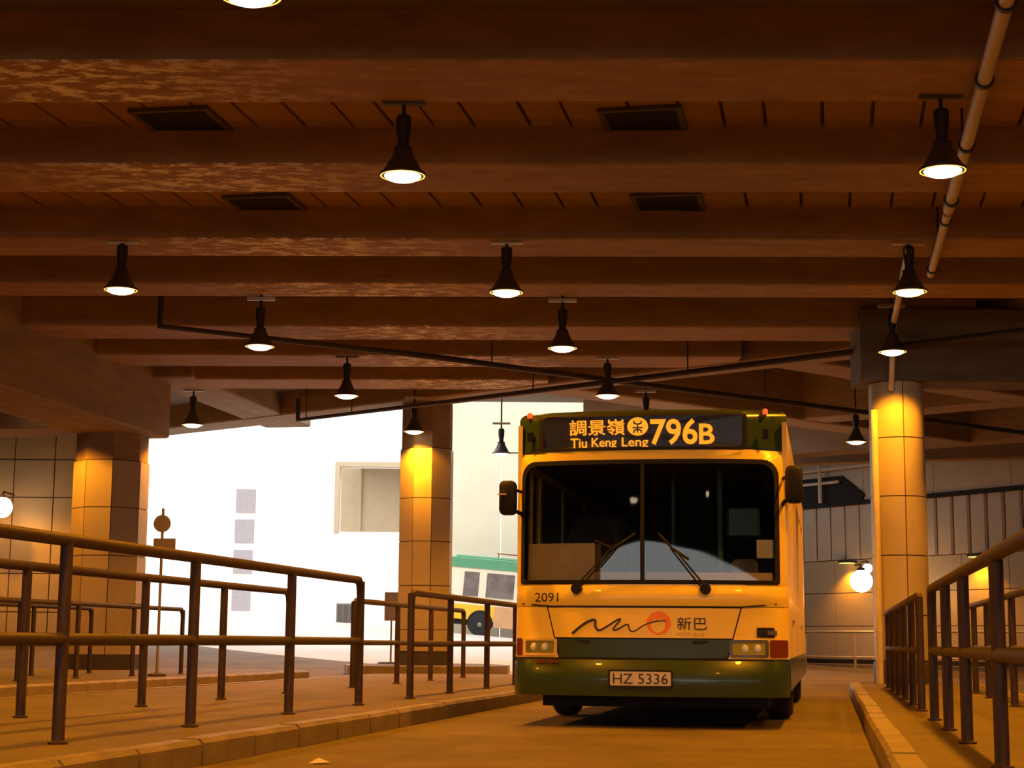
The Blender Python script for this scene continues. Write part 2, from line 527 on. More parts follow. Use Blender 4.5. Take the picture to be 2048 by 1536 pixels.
# deep downstand along the far left, resting on the angular column
gr(-13.2, 8.0, -13.2, 30.9, 1.5, 4.55, 6.1)
gr(-13.1, 30.1, -21, 30.1, 1.3, 4.6, 6.1)

# ceiling vents
def ceiling_vent(u, v, label):
    r = empty('ceiling_vent', RD(u, v, ZS), -A)
    tag(r, label, 'vent', 'dark rectangular ceiling vents')
    MB().box(-.36, .36, -.36, .36, -.075, -.005).build('void', M['black'], r)
    fr = MB()
    fr.box(-.42, -.36, -.42, .42, -.085, 0); fr.box(.36, .42, -.42, .42, -.085, 0)
    fr.box(-.36, .36, -.42, -.36, -.085, 0); fr.box(-.36, .36, .36, .42, -.085, 0)
    fr.build('frame', M['vent'], r)
ceiling_vent(-1.75, 16.65, 'dark rectangular ceiling vent, upper one right of the middle')
ceiling_vent(-6.42, 15.95, 'dark rectangular ceiling vent, upper one on the left')
ceiling_vent(-1.80, 19.95, 'dark rectangular ceiling vent, lower one above the bus')
ceiling_vent(-6.65, 19.3, 'dark rectangular ceiling vent, lower one on the left')

# ------------------------------------------------------------------ walls
def wall_box(name, p, q, z0, z1, th, mat, label=None):
    p = Vector((p[0], p[1], 0)); q = Vector((q[0], q[1], 0))
    d = q - p
    o = MB().box(0, d.length, 0, th, z0, z1).build(name, M[mat], loc=(p.x, p.y, 0), rz=math.atan2(d.y, d.x))
    tag(o, label, kind='structure')
    return o
wall_box('wall_left', (-22, -25), (-22, 40), -0.1, 6.4, 0.3, 'tile')
# the entrance side behind the camera: a wide way in under a sloping lintel
bk = MB()
lint = [(-24, 6.4), (-24, -.1), (-20, -.1), (-20, 4.66), (-15.7, 5.0), (-11.3, 5.38), (-6, 4.9), (4.7, 4.32), (17, 3.8), (17, -.1), (24, -.1), (24, 6.4)]
nl = len(lint)
def strip(ids):
    q = [lint[i] for i in ids]
    k = len(q)
    bk.add([(x, -25.5, z) for x, z in q] + [(x, -25.8, z) for x, z in q],
           [tuple(range(k)), tuple(range(2 * k - 1, k - 1, -1))] + [((i + 1) % k, i, k + i, k + (i + 1) % k) for i in range(k)])
lint += [(-20, 6.4), (17, 6.4)]
strip([0, 1, 2, 12]); strip([13, 9, 10, 11]); 
for a_, b_ in zip(range(3, 8), range(4, 9)):
    lint += [(lint[a_][0], 6.4), (lint[b_][0], 6.4)]
    strip([len(lint) - 2, a_, b_, len(lint) - 1])
bk.box(-20, -6, -25.8, -25.5, -.1, 1.9); bk.box(3, 17, -25.8, -25.5, -.1, 1.9)      # sills added either side of the way in to cut the daylight
tag(bk.build('wall_behind', M['tile']), kind='structure')
wall_box('wall_right', (22, 40), (22, -25), -0.1, 7.0, 0.3, 'tile')
wl = wall_box('wall_left_back', (-22, 40.1), (-8.9, 40.1), -0.1, 6.1, 0.3, 'joint', 'cream tiled wall at the far left behind the railings')
TW, TH_ = 0.95, 0.895
tm = MB().bbox(0.012, TW - .012, 0, 0.03, 0.012, TH_ - .012, 0.004).mesh('wall_tile', M['tile'])
for i in range(8):
    for j in range(-1, 6):
        link('wall_tile', tm, wl, (13.1 - (i + 1) * TW, -0.03, j * TH_ + 0.42))
# back right wall: tiles below, vertical panels, fascia
WA, WB = Vector((7.6, 59.7, 0)), Vector((22.0, 37.0, 0))
wd_ = WB - WA
wr = wall_box('wall_right_back', WA, WB, -0.1, 6.8, 0.3, 'joint', 'panelled back wall behind the bus and the round column')
WL = wd_.length
t2 = MB().box(0.012, 1.788, -0.03, 0, 0.012, 1.038).mesh('wall_tile', M['tile'])
for i in range(14):
    for j in range(3):
        link('wall_tile', t2, wr, (i * 1.8, 0, 0.26 + j * 1.05))
p2 = MB()
p2.prism([(0.02, 0), (0.02, -0.05), (0.08, -0.09), (0.56, -0.09), (0.62, -0.05), (0.62, 0)], 0, 1.72)
p2m = p2.mesh('wall_panel', M['panel'])
for i in range(38):
    link('wall_panel', p2m, wr, (i * 0.66, 0, 3.42))
f2 = MB().box(0.01, 2.99, -0.16, 0, 0, 1.3).mesh('fascia_board', M['fascia'])
for i in range(1, 9):
    link('fascia_board', f2, wr, (i * 3.0 + 0.9, 0, 5.28))
MB().box(0, WL, -0.22, 0, 5.14, 5.26).build('dark_rail', M['black'], wr)
MB().box(0, WL, -0.3, -0.05, 6.58, 6.8).build('cornice', M['panel'], wr)
# a dark louvre recess with a slanted end, and pipework in it
db = MB()
db.add([(2.9, -0.24, 5.25), (6.9, -0.24, 5.25), (7.0, -0.24, 5.45), (6.0, -0.24, 6.1), (2.9, -0.24, 6.1),
        (2.9, -0.02, 5.25), (6.9, -0.02, 5.25), (7.0, -0.02, 5.45), (6.0, -0.02, 6.1), (2.9, -0.02, 6.1)],
       [(0, 1, 2, 3, 4), (9, 8, 7, 6, 5), (0, 5, 6, 1), (1, 6, 7, 2), (2, 7, 8, 3), (3, 8, 9, 4), (4, 9, 5, 0)])
db.build('louvre_opening', M['black'], wr)
MB().tube([(2.9, -0.36, 5.9), (6.0, -0.36, 5.9)], 0.05).build('wall_pipe', M['pipe'], wr)
MB().tube([(5.2, -0.42, 5.26), (5.2, -0.42, 6.6)], 0.06).build('wall_pipe', M['pipe'], wr)
MB().tube([(2.9, -0.36, 6.35), (7.6, -0.36, 6.35)], 0.07).build('wall_pipe', M['pipe'], wr)
MB().box(0, WL, -0.9, -0.0, -0.02, 0.13).build('kerb', M['kerb'], wr)

wall_box('wall_daylight_block', (5.3, 42.6), (5.3, 57.4), -0.1, 5.6, 0.3, 'tile')  # added wall, unseen, blocks daylight from the right back wall
MB().box(0, WL, -0.06, 0, 0.0, 0.26).build('base_recess', M['black'], wr)
# outdoor walls beyond the opening
wb = empty('wall_outdoor', (0, 57.0, 0))
tag(wb, 'pale sunlit wall with a tall framed opening seen beyond the exit', kind='structure')
XO0, XO1, ZO = -5.75, -3.55, 6.5
MB().box(-6.25, XO0, 0, 0.5, 0.3, 11).build('pier', M['wallwhite'], wb)
MB().box(XO0, XO1, 0, 0.5, ZO, 11).build('lintel', M['wallwhite'], wb)
MB().box(XO1, -0.35, 0, 0.5, 0.3, 11).build('wall_panel', M['wallcream'], wb)
MB().box(-0.33, 3.2, -0.03, 0.5, 0.3, 7.0).build('wall_panel', M['wallcream'], wb)
MB().box(-0.33, 9.0, -0.08, 0.5, 7.04, 11).build('wall_panel', M['wallcream'], wb)
MB().box(3.22, 9.0, -0.03, 0.5, 0.0, 7.0).build('wall_panel', M['wallcream'], wb)
fr = MB()
fr.box(XO0 - .16, XO0, -.12, .05, 4.3, ZO + .16); fr.box(XO1, XO1 + .16, -.12, .05, 0.8, ZO + .16); fr.box(XO0, XO1, -.12, .05, ZO, ZO + .16)
fr.build('opening_frame', M['recess'], wb)
MB().box(XO0 - .5, XO1 + .8, 2.6, 2.9, 4.5, 8.0).build('recess_wall', M['recess'], wb)
MB().box(XO0 + .35, XO0 + .5, 2.5, 2.6, 4.5, 7.2).build('recess_pilaster', M['recess'], wb)
MB().prism([(XO0 + .4, .5), (XO1 + .4, .5), (XO1 + .4, 2.6), (XO0 + .4, 2.6)], 6.75, 7.0).build('recess_soffit', M['signgrey'], wb)

# distant tower with a column of grey windows
tw = empty('tower_block', (-17.5, 112, 0))
tag(tw, 'distant white tower with one column of grey windows seen through the bright exit', 'building')
MB().box(-12, 12, 0.2, 12, -1, 46).build('tower_wall', M['wallwhite'], tw)
for k, z in enumerate([2.6, 5.0, 7.0, 9.0]):
    q = MB().box(-0.72 + 0.03 * k, 0.5 + 0.05 * k, 0.05, 0.25, z, z + 1.55)
    q.build('window', M['greyglass'], tw)

# ------------------------------------------------------------------ columns
def round_column(x, y, r, z0, z1, rot, rows, label):
    c = empty('round_column', (x, y, 0))
    tag(c, label, 'column')
    MB().lathe([(r - .02, z0), (r - .02, z1)], 32).build('core', M['joint'], c, True)
    MB().lathe([(r + .015, z0), (r + .015, z0 + .32), (r, z0 + .34)], 32).build('plinth', M['plinth'], c, True)
    zr = [z0 + .35]
    top = z1
    first = rows
    n = 4
    zs = first + [top]
    for i in range(len(zs) - 1):
        for k in range(n):
            a0 = rot + 2 * PI * k / n + .008 / r; a1 = rot + 2 * PI * (k + 1) / n - .008 / r
            seg = 10
            pts = [(r * math.cos(a0 + (a1 - a0) * t / seg), r * math.sin(a0 + (a1 - a0) * t / seg)) for t in range(seg + 1)]
            inn = [((r - .03) * math.cos(a0 + (a1 - a0) * t / seg), (r - .03) * math.sin(a0 + (a1 - a0) * t / seg)) for t in range(seg, -1, -1)]
            MB().prism(pts + inn, zs[i] + .008, zs[i + 1] - .008).build('cladding_panel', M['tile'], c, True)
    return c
rc = round_column(5.98, 26.2, 0.42, 0.14, 4.74, -PI / 2 + 0.03, [0.49, 1.17, 2.07, 2.97, 3.87], 'round column clad in cream panels on the right island, lit yellow by a lamp')
MB().tube([(-.40, -.26, .15), (-.40, -.26, 4.3)], 0.055, 12).build('downpipe', M['pipe'], rc, True)
MB().bbox(-.6, 7.5, -.34, .5, 4.745, 5.9, .03).build('head_beam', M['slab'], rc)

def facet_column(x, y, poly, z0, z1, rows, label, capz):
    c = empty('angular_column', (x, y, 0))
    tag(c, label, 'column')
    n = len(poly)
    sh = lambda k: [(p[0] * k, p[1] * k) for p in poly]
    MB().prism(sh(.965), z0, z1 + .01).build('core', M['joint'], c)
    MB().prism(sh(1.01), z0, z0 + .28).build('plinth', M['plinth'], c)
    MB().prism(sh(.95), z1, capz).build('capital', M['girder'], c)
    zs = rows + [z1]
    for i in range(len(zs) - 1):
        for k in range(n):
            p = Vector(poly[k]); q = Vector(poly[(k + 1) % n])
            d = (q - p).normalized() * .008
            p2_, q2_ = p + d, q - d
            MB().prism([p2_, q2_, q2_ * .955, p2_ * .955], zs[i] + .008, zs[i + 1] - .008).build('cladding_panel', M['tile'], c)
    return c
def octa(rx, ry, cut, rot=0.0):
    pts = [(-rx + cut, -ry), (rx - cut, -ry), (rx, -ry + cut), (rx, ry - cut), (rx - cut, ry), (-rx + cut, ry), (-rx, ry - cut), (-rx, -ry + cut)]
    return [(p[0] * math.cos(rot) - p[1] * math.sin(rot), p[0] * math.sin(rot) + p[1] * math.cos(rot)) for p in pts]
facet_column(-7.64, 32.4, octa(.66, .66, .40, -.12), 0.14, 4.04, [0.42, 1.36, 2.25, 3.15], 'angular cream-clad column at the left edge of the bright exit', 5.6)
cg = ground_z(-1.75, 35) + 0.15
facet_column(-1.74, 34.95, octa(.52, .55, .33, -.1), cg - .02, 4.62, [cg + .27, 0.95, 1.83, 2.72, 3.6], 'angular cream-clad column in the middle, lamp glaring on its top', 5.6)

# traffic island under the middle column
isl = empty('trim_4', (-1.74, 34.95, 0), -A)
tag(isl, 'small kerbed traffic island around the middle column', kind='structure')
pts = [(1.5 * math.cos(2 * PI * k / 16) * (1.15 if math.cos(2 * PI * k / 16) > 0 else 1.0), 2.6 * math.sin(2 * PI * k / 16)) for k in range(16)]
MB().prism([(p[0] * .9, p[1] * .94) for p in pts], -.05, cg).build('paving_slab', M['paving'], isl)
for k in range(16):
    p, q = pts[k], pts[(k + 1) % 16]
    MB().prism([(p[0] * .9, p[1] * .94), p, q, (q[0] * .9, q[1] * .94)], -.05, cg + .004).build('kerb_stone', M['kerb'], isl)

# ------------------------------------------------------------------ railings
post_m = MB().tube([(0, 0, 0), (0, 0, 0.985)], 0.036, 12).lathe([(.055, 0), (.055, .01), (.04, .014)], 16).mesh('post', M['rail'], True)
def railing(u, vposts, label, z=0.15, v_from=None, v_to=None, group='tubular steel queue railings', top=1.06, mid=.545):
    v0 = vposts[0]
    r = empty('guard_railing', RD(u, v0, z), -A)
    tag(r, label, 'railing', group)
    for v in vposts:
        link('post', post_m, r, (0, v - v0, 0)).scale = (1, 1, (top - .01) / .985)
    a = (v_from if v_from is not None else vposts[0]) - v0
    b = (v_to if v_to is not None else vposts[-1]) - v0
    pts = []
    if v_from is None: pts += [(0, a, top - .13), (0, a + .02, top - .05), (0, a + .09, top)]
    else: pts += [(0, a, top)]
    if v_to is None: pts += [(0, b - .09, top), (0, b - .02, top - .05), (0, b, top - .13)]
    else: pts += [(0, b, top)]
    MB().tube(pts, 0.037, 12).build('top_rail', M['rail'], r, True)
    MB().tube([(0, a, mid), (0, b, mid)], 0.034, 12).build('middle_rail', M['rail'], r, True)
    return r
railing(-4.15, [5.0, 7.0, 8.87, 10.85, 12.95, 14.98], 'nearest railing on the left, front row running in from the picture edge', v_from=3.5, top=1.11, mid=.565)
railing(-4.15, [16.9, 18.75, 20.85, 22.8, 24.8], 'front-row railing on the left beside the bus corner')
railing(-5.76, [7.6, 9.65, 11.67, 13.9, 15.85, 17.9], 'second-row railing on the left island behind the nearest one', v_from=5.6, top=1.09)
railing(-5.76, [20.5, 22.7, 24.7, 27.0], 'second-row railing in front of the middle column')
railing(-10.6, [19.3, 21.33, 23.14, 25.16, 27.2], 'far railing along the edge of the left back island')
railing(-12.0, [22.5, 24.6, 26.7], 'short farthest railing before the angular left column')
railing(0.80, [5.0, 6.8, 8.52, 10.6, 12.2, 13.8], 'nearest railing on the right rising out of the picture edge', v_from=4.0, top=1.01, mid=.53)
railing(0.80, [15.66, 17.2, 18.9, 20.6, 22.3, 24.1], 'right-hand railing in front of the round column', top=1.01, mid=.53)
railing(1.75, [13.0, 15.1, 17.2, 19.86, 21.6, 23.3], 'second-row railing on the right island')
# railing by the back wall
post_g = MB().tube([(0, 0, 0), (0, 0, 1.05)], 0.036, 10).mesh('post', M['bracket'], True)
bw = empty('guard_railing', (10.4, 51.8, 0.05), math.atan2(wd_.y, wd_.x))
tag(bw, 'pale distant railing along the kerb of the back wall', 'railing', 'tubular steel queue railings')
for k in range(-1, 6):
    link('post', post_g, bw, (k * 2.2, 0, 0))
MB().tube([(-2.2, 0, 1.06), (11, 0, 1.06)], .037, 10).build('top_rail', M['bracket'], bw, True)
MB().tube([(-2.2, 0, .3), (11, 0, .3)], .034, 10).build('bottom_rail', M['bracket'], bw, True)

# ------------------------------------------------------------------ lamps
def lamp_proto():
    r = empty('pendant_lamp')
    MB().lathe([(.20, .0), (.212, .0), (.212, .02), (.18, .045), (.13, .13), (.09, .21), (.075, .27), (.06, .27), (.078, .2), (.12, .12), (.17, .04), (.2, .012)], 32).build('shade', M['shade'], r, True)
    MB().lathe([(.165, .004), (.204, -.002), (.204, .01), (.165, .01)], 32).build('reflector_rim', M['rim'], r, True)
    dome = [(.17 * math.cos(t), -.06 * math.sin(t) + .006) for t in [PI / 2 * k / 6 for k in range(7)]]
    dome[-1] = (0.0001, dome[-1][1])
    MB().lathe(dome, 32).build('lens', M['lens'], r, True)
    MB().lathe([(.055, .25), (.05, .33), (.066, .42), (.07, .52), (.066, .56), (.03, .58)], 20).build('housing', M['lampbody'], r, True)
    MB().lathe([(.085, .245), (.085, .265)], 20).build('collar', M['lampbody'], r, True)
    return r
LP = lamp_proto()
lamps = [
    (-1.74, 10.66, 4.9, 'pendant lamp cut by the top edge of the picture, left of the middle'),
    (-1.01, 15.00, 4.9, 'large pendant lamp high in the middle left under the ceiling vents'),
    (3.82, 14.68, 4.9, 'large pendant lamp at the upper right crossing the cream pipe'),
    (-4.85, 20.62, 4.98, 'leftmost pendant lamp with dark housing under the third beam'),
    (-0.08, 20.47, 4.96, 'pendant lamp in the middle, level with the leftmost one'),
    (4.84, 20.32, 4.98, 'pendant lamp on the right at the end of the cream pipe'),
    (-3.60, 23.88, 4.85, 'pendant lamp left of the middle crossed by the dark slanting pipe'),
    (0.71, 23.75, 4.84, 'pendant lamp above the left part of the bus, larger of the two'),
    (5.64, 24.85, 5.02, 'pendant lamp directly above the glow on the round column'),
    (-2.86, 29.09, 4.9, 'small pendant lamp above the tall framed opening'),
    (1.65, 29.02, 4.93, 'small pendant lamp just above the bus roof'),
    (-1.97, 34.08, 4.9, 'small pendant lamp hanging against the middle column'),
    (2.62, 32.90, 4.9, 'tiny pendant lamp peeping over the middle of the bus roof'),
    (-0.23, 38.05, 4.9, 'tiny pendant lamp against the pale wall left of the bus mirror'),
    (7.18, 35.18, 4.9, 'tiny pendant lamp between the bus and the round column'),
    (-6.30, 33.31, 4.9, 'small pendant lamp at the upper left corner of the bright exit'),
    (3.05, 10.30, 4.9, 'pendant lamp just above the upper right picture edge'),
]
extra = [(-5.75, 15.3), (-2.5, 6.2), (2.2, 5.7), (-6.6, 10.7), (1.4, 1.2), (-3.4, 1.5), (8.9, 19.0), (9.7, 24.6), (-9.3, 26.5), (-10.2, 21.0), (11.6, 34.0), (5.6, 41.0), (10.5, 45.0), (-8.95, 30.9), (8.2, 14.2), (-11.6, 37.3)]  # lamp rows continued out of view, put in for their light
def add_lamp(x, y, z, label, first):
    o = LP if first else copy_tree(LP)
    o.location = (x, y, z)
    tag(o, label, 'lamp', 'sodium pendant lamps under the ceiling')
    under = any(b0 + bslope * x - .02 < y < b0 + bslope * x + bwid + .02 for b0, bwid in zip(BY, BW)) and x < kline_x(y)
    top = (ZB if under else ZS) - z
    if y > yk(x) + .4: top = 6.78 - z
    if abs((Vector((x, y, 0)) - K0).dot(kn)) < .55: top = 5.58 - z
    MB().tube([(0, 0, .56), (0, 0, top)], .018, 8).build('stem', M['lampbody'], o, True)
    zb_ = min(top, .72)
    MB().box(-.2, .2, -.03, .03, zb_ - .03, zb_ - .005).build('mounting_bracket', M['bracket'], o)
    li = bpy.data.lights.new('lamp_light', 'SPOT')
    li.energy = LAMP_W
    li.color = LAMP_RGB
    li.spot_size = math.radians(138)
    li.spot_blend = 0.3
    li.shadow_soft_size = 0.12
    lo = bpy.data.objects.new('lamp_light', li)
    COL.objects.link(lo)
    lo.parent = o
    lo.location = (0, 0, -0.075)
first = True
for (x, y, z, lb) in lamps:
    add_lamp(x, y, z, lb, first); first = False
for i, (x, y) in enumerate(extra):
    add_lamp(x, y, 4.9, 'unseen pendant lamp added for its light, beyond the picture edges or hidden behind bus, column or girder', False)

# globe lamps on brackets
def globe_lamp(x, y, z, r, label, power):
    o = empty('globe_lamp', (x, y, z))
    tag(o, label, 'lamp', 'white globe lamps')
    prof = [(r * math.sin(PI * k / 14) + 1e-5, -r * math.cos(PI * k / 14)) for k in range(15)]
    MB().lathe(prof, 24).build('globe', M['globe'], o, True)
    MB().lathe([(r * .35, r * .9), (r * .35, r * 1.15), (r * .1, r * 1.2)], 16).build('cap', M['lampbody'], o, True)
    MB().tube([(0, 0, r * 1.15), (0, .1, r * 1.5), (0, .9, r * 1.5)], .025, 8).build('bracket', M['lampbody'], o, True)
    li = bpy.data.lights.new('globe_light', 'POINT'); li.energy = power; li.color = (1, .42, .06); li.shadow_soft_size = r
    lo = bpy.data.objects.new('globe_light', li); COL.objects.link(lo); lo.parent = o; lo.location = (0, -r * 0.2, -r * 1.3)
globe_lamp(10.55, 51.4, 2.62, 0.34, 'large glowing white globe lamp left of the round column', 130)
globe_lamp(11.0, 52.6, 3.06, 0.15, 'small glowing white globe lamp at the edge of the round column', 15)
globe_lamp(-11.62, 38.8, 3.66, 0.24, 'glowing white globe lamp on the left tiled wall', 60)
# small wall washers under the panel band
def wall_lamp(s, label):
    p = WA + wd_.normalized() * s
    o = empty('wall_lamp', (p.x, p.y, 3.3), math.atan2(wd_.y, wd_.x))
    tag(o, label, 'lamp', 'small lamps on the back wall')
    MB().box(-.22, .22, -.42, 0.0, 0, .07).build('housing', M['lampbody'], o)
    MB().box(-.19, .19, -.4, -.1, -.02, 0).build('lens', M['wall_lens'], o)
    li = bpy.data.lights.new('wall_light', 'SPOT'); li.energy = 260; li.color = LAMP_RGB; li.spot_size = math.radians(120); li.spot_blend = .6; li.shadow_soft_size = .1
    lo = bpy.data.objects.new('wall_light', li); COL.objects.link(lo); lo.parent = o; lo.location = (0, -.35, -.05)
wall_lamp(2.7, 'small wall lamp on the back wall beside the bus flank')
wall_lamp(6.2, 'small wall lamp on the back wall above the globe lamps')
wall_lamp(11.6, 'small wall lamp on the back wall right of the round column')

# ------------------------------------------------------------------ pipes
def pipe(name, pts, r, mat, label, hang, clamps=(), ztop=6.04):
    p0 = Vector(pts[0])
    o = empty(name, p0)
    tag(o, label, 'pipe')
    rel = [Vector(p) - p0 for p in pts]
    MB().tube(rel, r, 12).build('pipe_run', M[mat], o, True)
    tot = [0]
    for a, b in zip(rel, rel[1:]): tot.append(tot[-1] + (b - a).length)
    def at(t):
        s = t * tot[-1]
        for i in range(len(rel) - 1):
            if s <= tot[i + 1]: return rel[i].lerp(rel[i + 1], (s - tot[i]) / max(1e-6, tot[i + 1] - tot[i]))
        return rel[-1]
    d = (rel[1] - rel[0]).normalized()
    for t in hang:
        q = at(t)
        MB().tube([q, (q.x, q.y, ztop - p0.z)], .012, 6).build('hanger', M['clamp'], o)
    for t in clamps:
        q = at(t)
        MB().tube([q - d * .03, q + d * .03], r * 1.35, 12).build('clamp', M['clamp'], o, True)
pipe('ceiling_pipe', [tuple(RD(1.4, v, 5.5)) for v in (5.0, 12, 18.9)], .062, 'pipe', 'cream painted pipe running away under the beams at the upper right', (.35, .6, .85), (.30, .42, .55, .68, .82, .97))
pipe('ceiling_pipe', [tuple(RD(1.4, 19.1, 5.5)), tuple(RD(1.4, 22.3, 5.5))], .05, 'pipe', 'short thinner cream pipe continuing behind the right-hand lamp', (.5,), (.1, .9))
pipe('ceiling_pipe', [tuple(RD(1.05, 20.8, 5.48)), tuple(RD(1.05, 25.6, 5.48)), tuple(RD(1.02, 26.4, 4.6))], .045, 'pipe', 'thin cream pipe dropping to the top of the round column', (.5,), (.3,))
pipe('sprinkler_pipe', [(-5.36, 25.43, 6.0), (-5.36, 25.43, 5.42), (-1.36, 28.0, 5.42), (2.56, 31.0, 5.42), (7.57, 34.65, 5.42), (12, 38, 5.42)], .05, 'darkpipe', 'long dark pipe slanting across under the beams from left to right', (.3, .45, .6, .75))
pipe('sprinkler_pipe', [(8.2, 23.9, 5.3), (2.1, 29.5, 5.3), (-4.5, 35.5, 5.3), (-4.5, 35.5, 5.75)], .05, 'darkpipe', 'dark pipe alongside the diagonal girder ending over the bright exit', (.2, .4, .6, .88, .96))

# ------------------------------------------------------------------ signs
s = empty('bus_stop_sign', RD(-10.25, 25.3, 0.15), -A + .1)
tag(s, 'bus stop pole with a round disc above a rectangular plate, dark against the exit', 'sign')
MB().tube([(0, 0, 0), (0, 0, 2.6)], .022, 10).build('pole', M['signgrey'], s, True)
MB().lathe([(.0001, -.015), (.135, -.015), (.135, .015), (.0001, .015)], 32, (0, -.03, 2.36), 'y').build('disc', M['signgrey'], s)
MB().bbox(-.13, .22, -.03, .0, 1.86, 2.13, .008).build('route_plate', M['signgrey'], s)
MB().lathe([(.14, 0), (.14, .03), (.03, .06)], 20).build('base', M['plinth'], s, True)
gz_ = ground_z(-2.5, 36.2)
s = empty('notice_board', (-2.5, 36.2, gz_), 0.1)
tag(s, 'narrow upright notice board on a thin pole left of the middle column', 'sign')
MB().tube([(0, 0, .1), (0, 0, 1.2)], .02, 10).build('pole', M['signgrey'], s, True)
MB().bbox(-.15, .13, -.03, .03, .98, 1.58, .01).build('board', M['signgrey'], s)
MB().bbox(-.28, .24, -.2, .2, 0.0, .12, .03).build('base', M['plinth'], s)
gz_ = ground_z(-5.4, 52)
s = empty('utility_cabinet', (-5.2, 54.5, ground_z(-5.2, 54.5)), 0)
tag(s, 'small grey ribbed cabinet outdoors in front of the framed opening', 'cabinet')
MB().box(-.3, .3, -.2, .2, 0, .62).build('body', M['signgrey'], s)
for k in range(3):
    MB().box(-.26 + k * .19, -.12 + k * .19, -.22, -.2, .05, .57).build('door_rib', M['vent'], s)
s = tag(MB().add([(-.06, -.04, .004), (.07, -.03, .012), (.05, .04, .005), (-.03, .05, .02), (0, 0, .035)], [(0, 1, 4), (1, 2, 4), (2, 3, 4), (3, 0, 4), (3, 2, 1, 0)]).build('paper_scrap', M['paper'], loc=(-1.12, 10.25, 0)),
        'crumpled scrap of pale paper on the road at the bottom', 'paper', kind='thing')

# ------------------------------------------------------------------ the bus
bus = empty('bus', RD(-1.53, 14.76, 0), -A)
tag(bus, 'yellow and green single-decker bus facing the camera', 'bus')
BWX = 1.2
def bf(x, z):
    ax = abs(x) / BWX
    y = 0.20 * ax ** 2.6
    if abs(x) > 1.04: y += ((abs(x) - 1.04) / .16) ** 2 * .13
    if z > 1.2: y += 0.012 * (z - 1.2)
    else: y -= 0.095 * (1.2 - z)
    if z > 1.75: y += 0.05 * (z - 1.75)
    if z > 2.7: y += ((z - 2.7) / .065) ** 2 * .09
    return y
def surf(x, z, off=0.0):
    return (x, bf(x, z) - off, z)
def patch(name, zs, xl, xr, mat, parent=bus, off=0.0, th=0.025, nx=20, smooth=True):
    b = MB()
    front = []; back = []
    for z in zs:
        a, c = xl(z), xr(z)
        o = off(z) if callable(off) else off
        for i in range(nx + 1):
            x = a + (c - a) * i / nx
            front.append(surf(x, z, o)); back.append((x, bf(x, z) - o + th, z))
    n = len(front); nr = len(zs); vs = front + back; fs = []
    W = nx + 1
    for j in range(nr - 1):
        for i in range(nx):
            q = (j * W + i, j * W + i + 1, (j + 1) * W + i + 1, (j + 1) * W + i)
            fs.append(q); fs.append(tuple(n + k for k in reversed(q)))
    for i in range(nx):
        fs.append((i, n + i, n + i + 1, i + 1)); k = (nr - 1) * W + i; fs.append((k, k + 1, n + k + 1, n + k))
    for j in range(nr - 1):
        fs.append((j * W, (j + 1) * W, n + (j + 1) * W, n + j * W)); k = j * W + nx; fs.append((k, n + k, n + k + W, k + W))
    b.add(vs, fs)
    return b.build(name, M[mat], parent, smooth)
def rrect(x0, x1, z0, z1, r, n=6, sub=8):
    """closed outline, same count for every rounded rectangle"""
    if not isinstance(r, (list, tuple)): r = (r, r, r, r)   # bl, br, tr, tl
    cs = [((x0, z0), PI, r[0]), ((x1, z0), 1.5 * PI, r[1]), ((x1, z1), 0, r[2]), ((x0, z1), .5 * PI, r[3])]
    arcs = []
    for (cx, cz), a, rr in cs:
        mx = cx + (rr if cx == x0 else -rr); mz = cz + (rr if cz == z0 else -rr)
        arcs.append([(mx + rr * math.cos(a + .5 * PI * k / n), mz + rr * math.sin(a + .5 * PI * k / n)) for k in range(n + 1)])
    out = []
    for i in range(4):
        out += arcs[i]
        p, q = arcs[i][-1], arcs[(i + 1) % 4][0]
        out += [(p[0] + (q[0] - p[0]) * k / sub, p[1] + (q[1] - p[1]) * k / sub) for k in range(1, sub)]
    return out
def ring(name, outer, inner, mat, parent=bus, off=0.0, th=0.03):
    n = len(outer)
    vs = [surf(x, z, off) for x, z in outer] + [surf(x, z, off) for x, z in inner] + \
         [(x, bf(x, z) - off + th, z) for x, z in outer] + [(x, bf(x, z) - off + th, z) for x, z in inner]
    fs = []
    for i in range(n):
        j = (i + 1) % n
        fs += [(i, j, n + j, n + i), (2 * n + j, 2 * n + i, 3 * n + i, 3 * n + j), (j, i, 2 * n + i, 2 * n + j), (n + i, n + j, 3 * n + j, 3 * n + i)]
    return MB().add(vs, fs).build(name, M[mat], parent, True)
def disc_fill(name, outline, mat, parent=bus, off=0.0, th=0.012, c=None):
    """filled curved plate from an outline, fanned through scaled inner rings"""
    n = len(outline)
    cx = sum(p[0] for p in outline) / n; cz = sum(p[1] for p in outline) / n
    if c: cx, cz = c
    vs = []; fs = []
    rings = [1.0, .66, .33]
    for side in (0, 1):
        base = len(vs)
        for k in rings:
            for x, z in outline:
                xx, zz = cx + (x - cx) * k, cz + (z - cz) * k
                p = surf(xx, zz, off); vs.append((p[0], p[1] + side * th, p[2]))
        p = surf(cx, cz, off); vs.append((p[0], p[1] + side * th, p[2]))
        for r in range(2):
            for i in range(n):
                j = (i + 1) % n
                q = (base + r * n + i, base + r * n + j, base + (r + 1) * n + j, base + (r + 1) * n + i)
                fs.append(q if side == 0 else q[::-1])
        for i in range(n):
            q = (base + 2 * n + i, base + 2 * n + (i + 1) % n, base + 3 * n)
            fs.append(q if side == 0 else q[::-1])
    N = 3 * n + 1
    for i in range(n):
        j = (i + 1) % n
        fs.append((j, i, N + i, N + j))
    return MB().add(vs, fs).build(name, M[mat], parent, True)
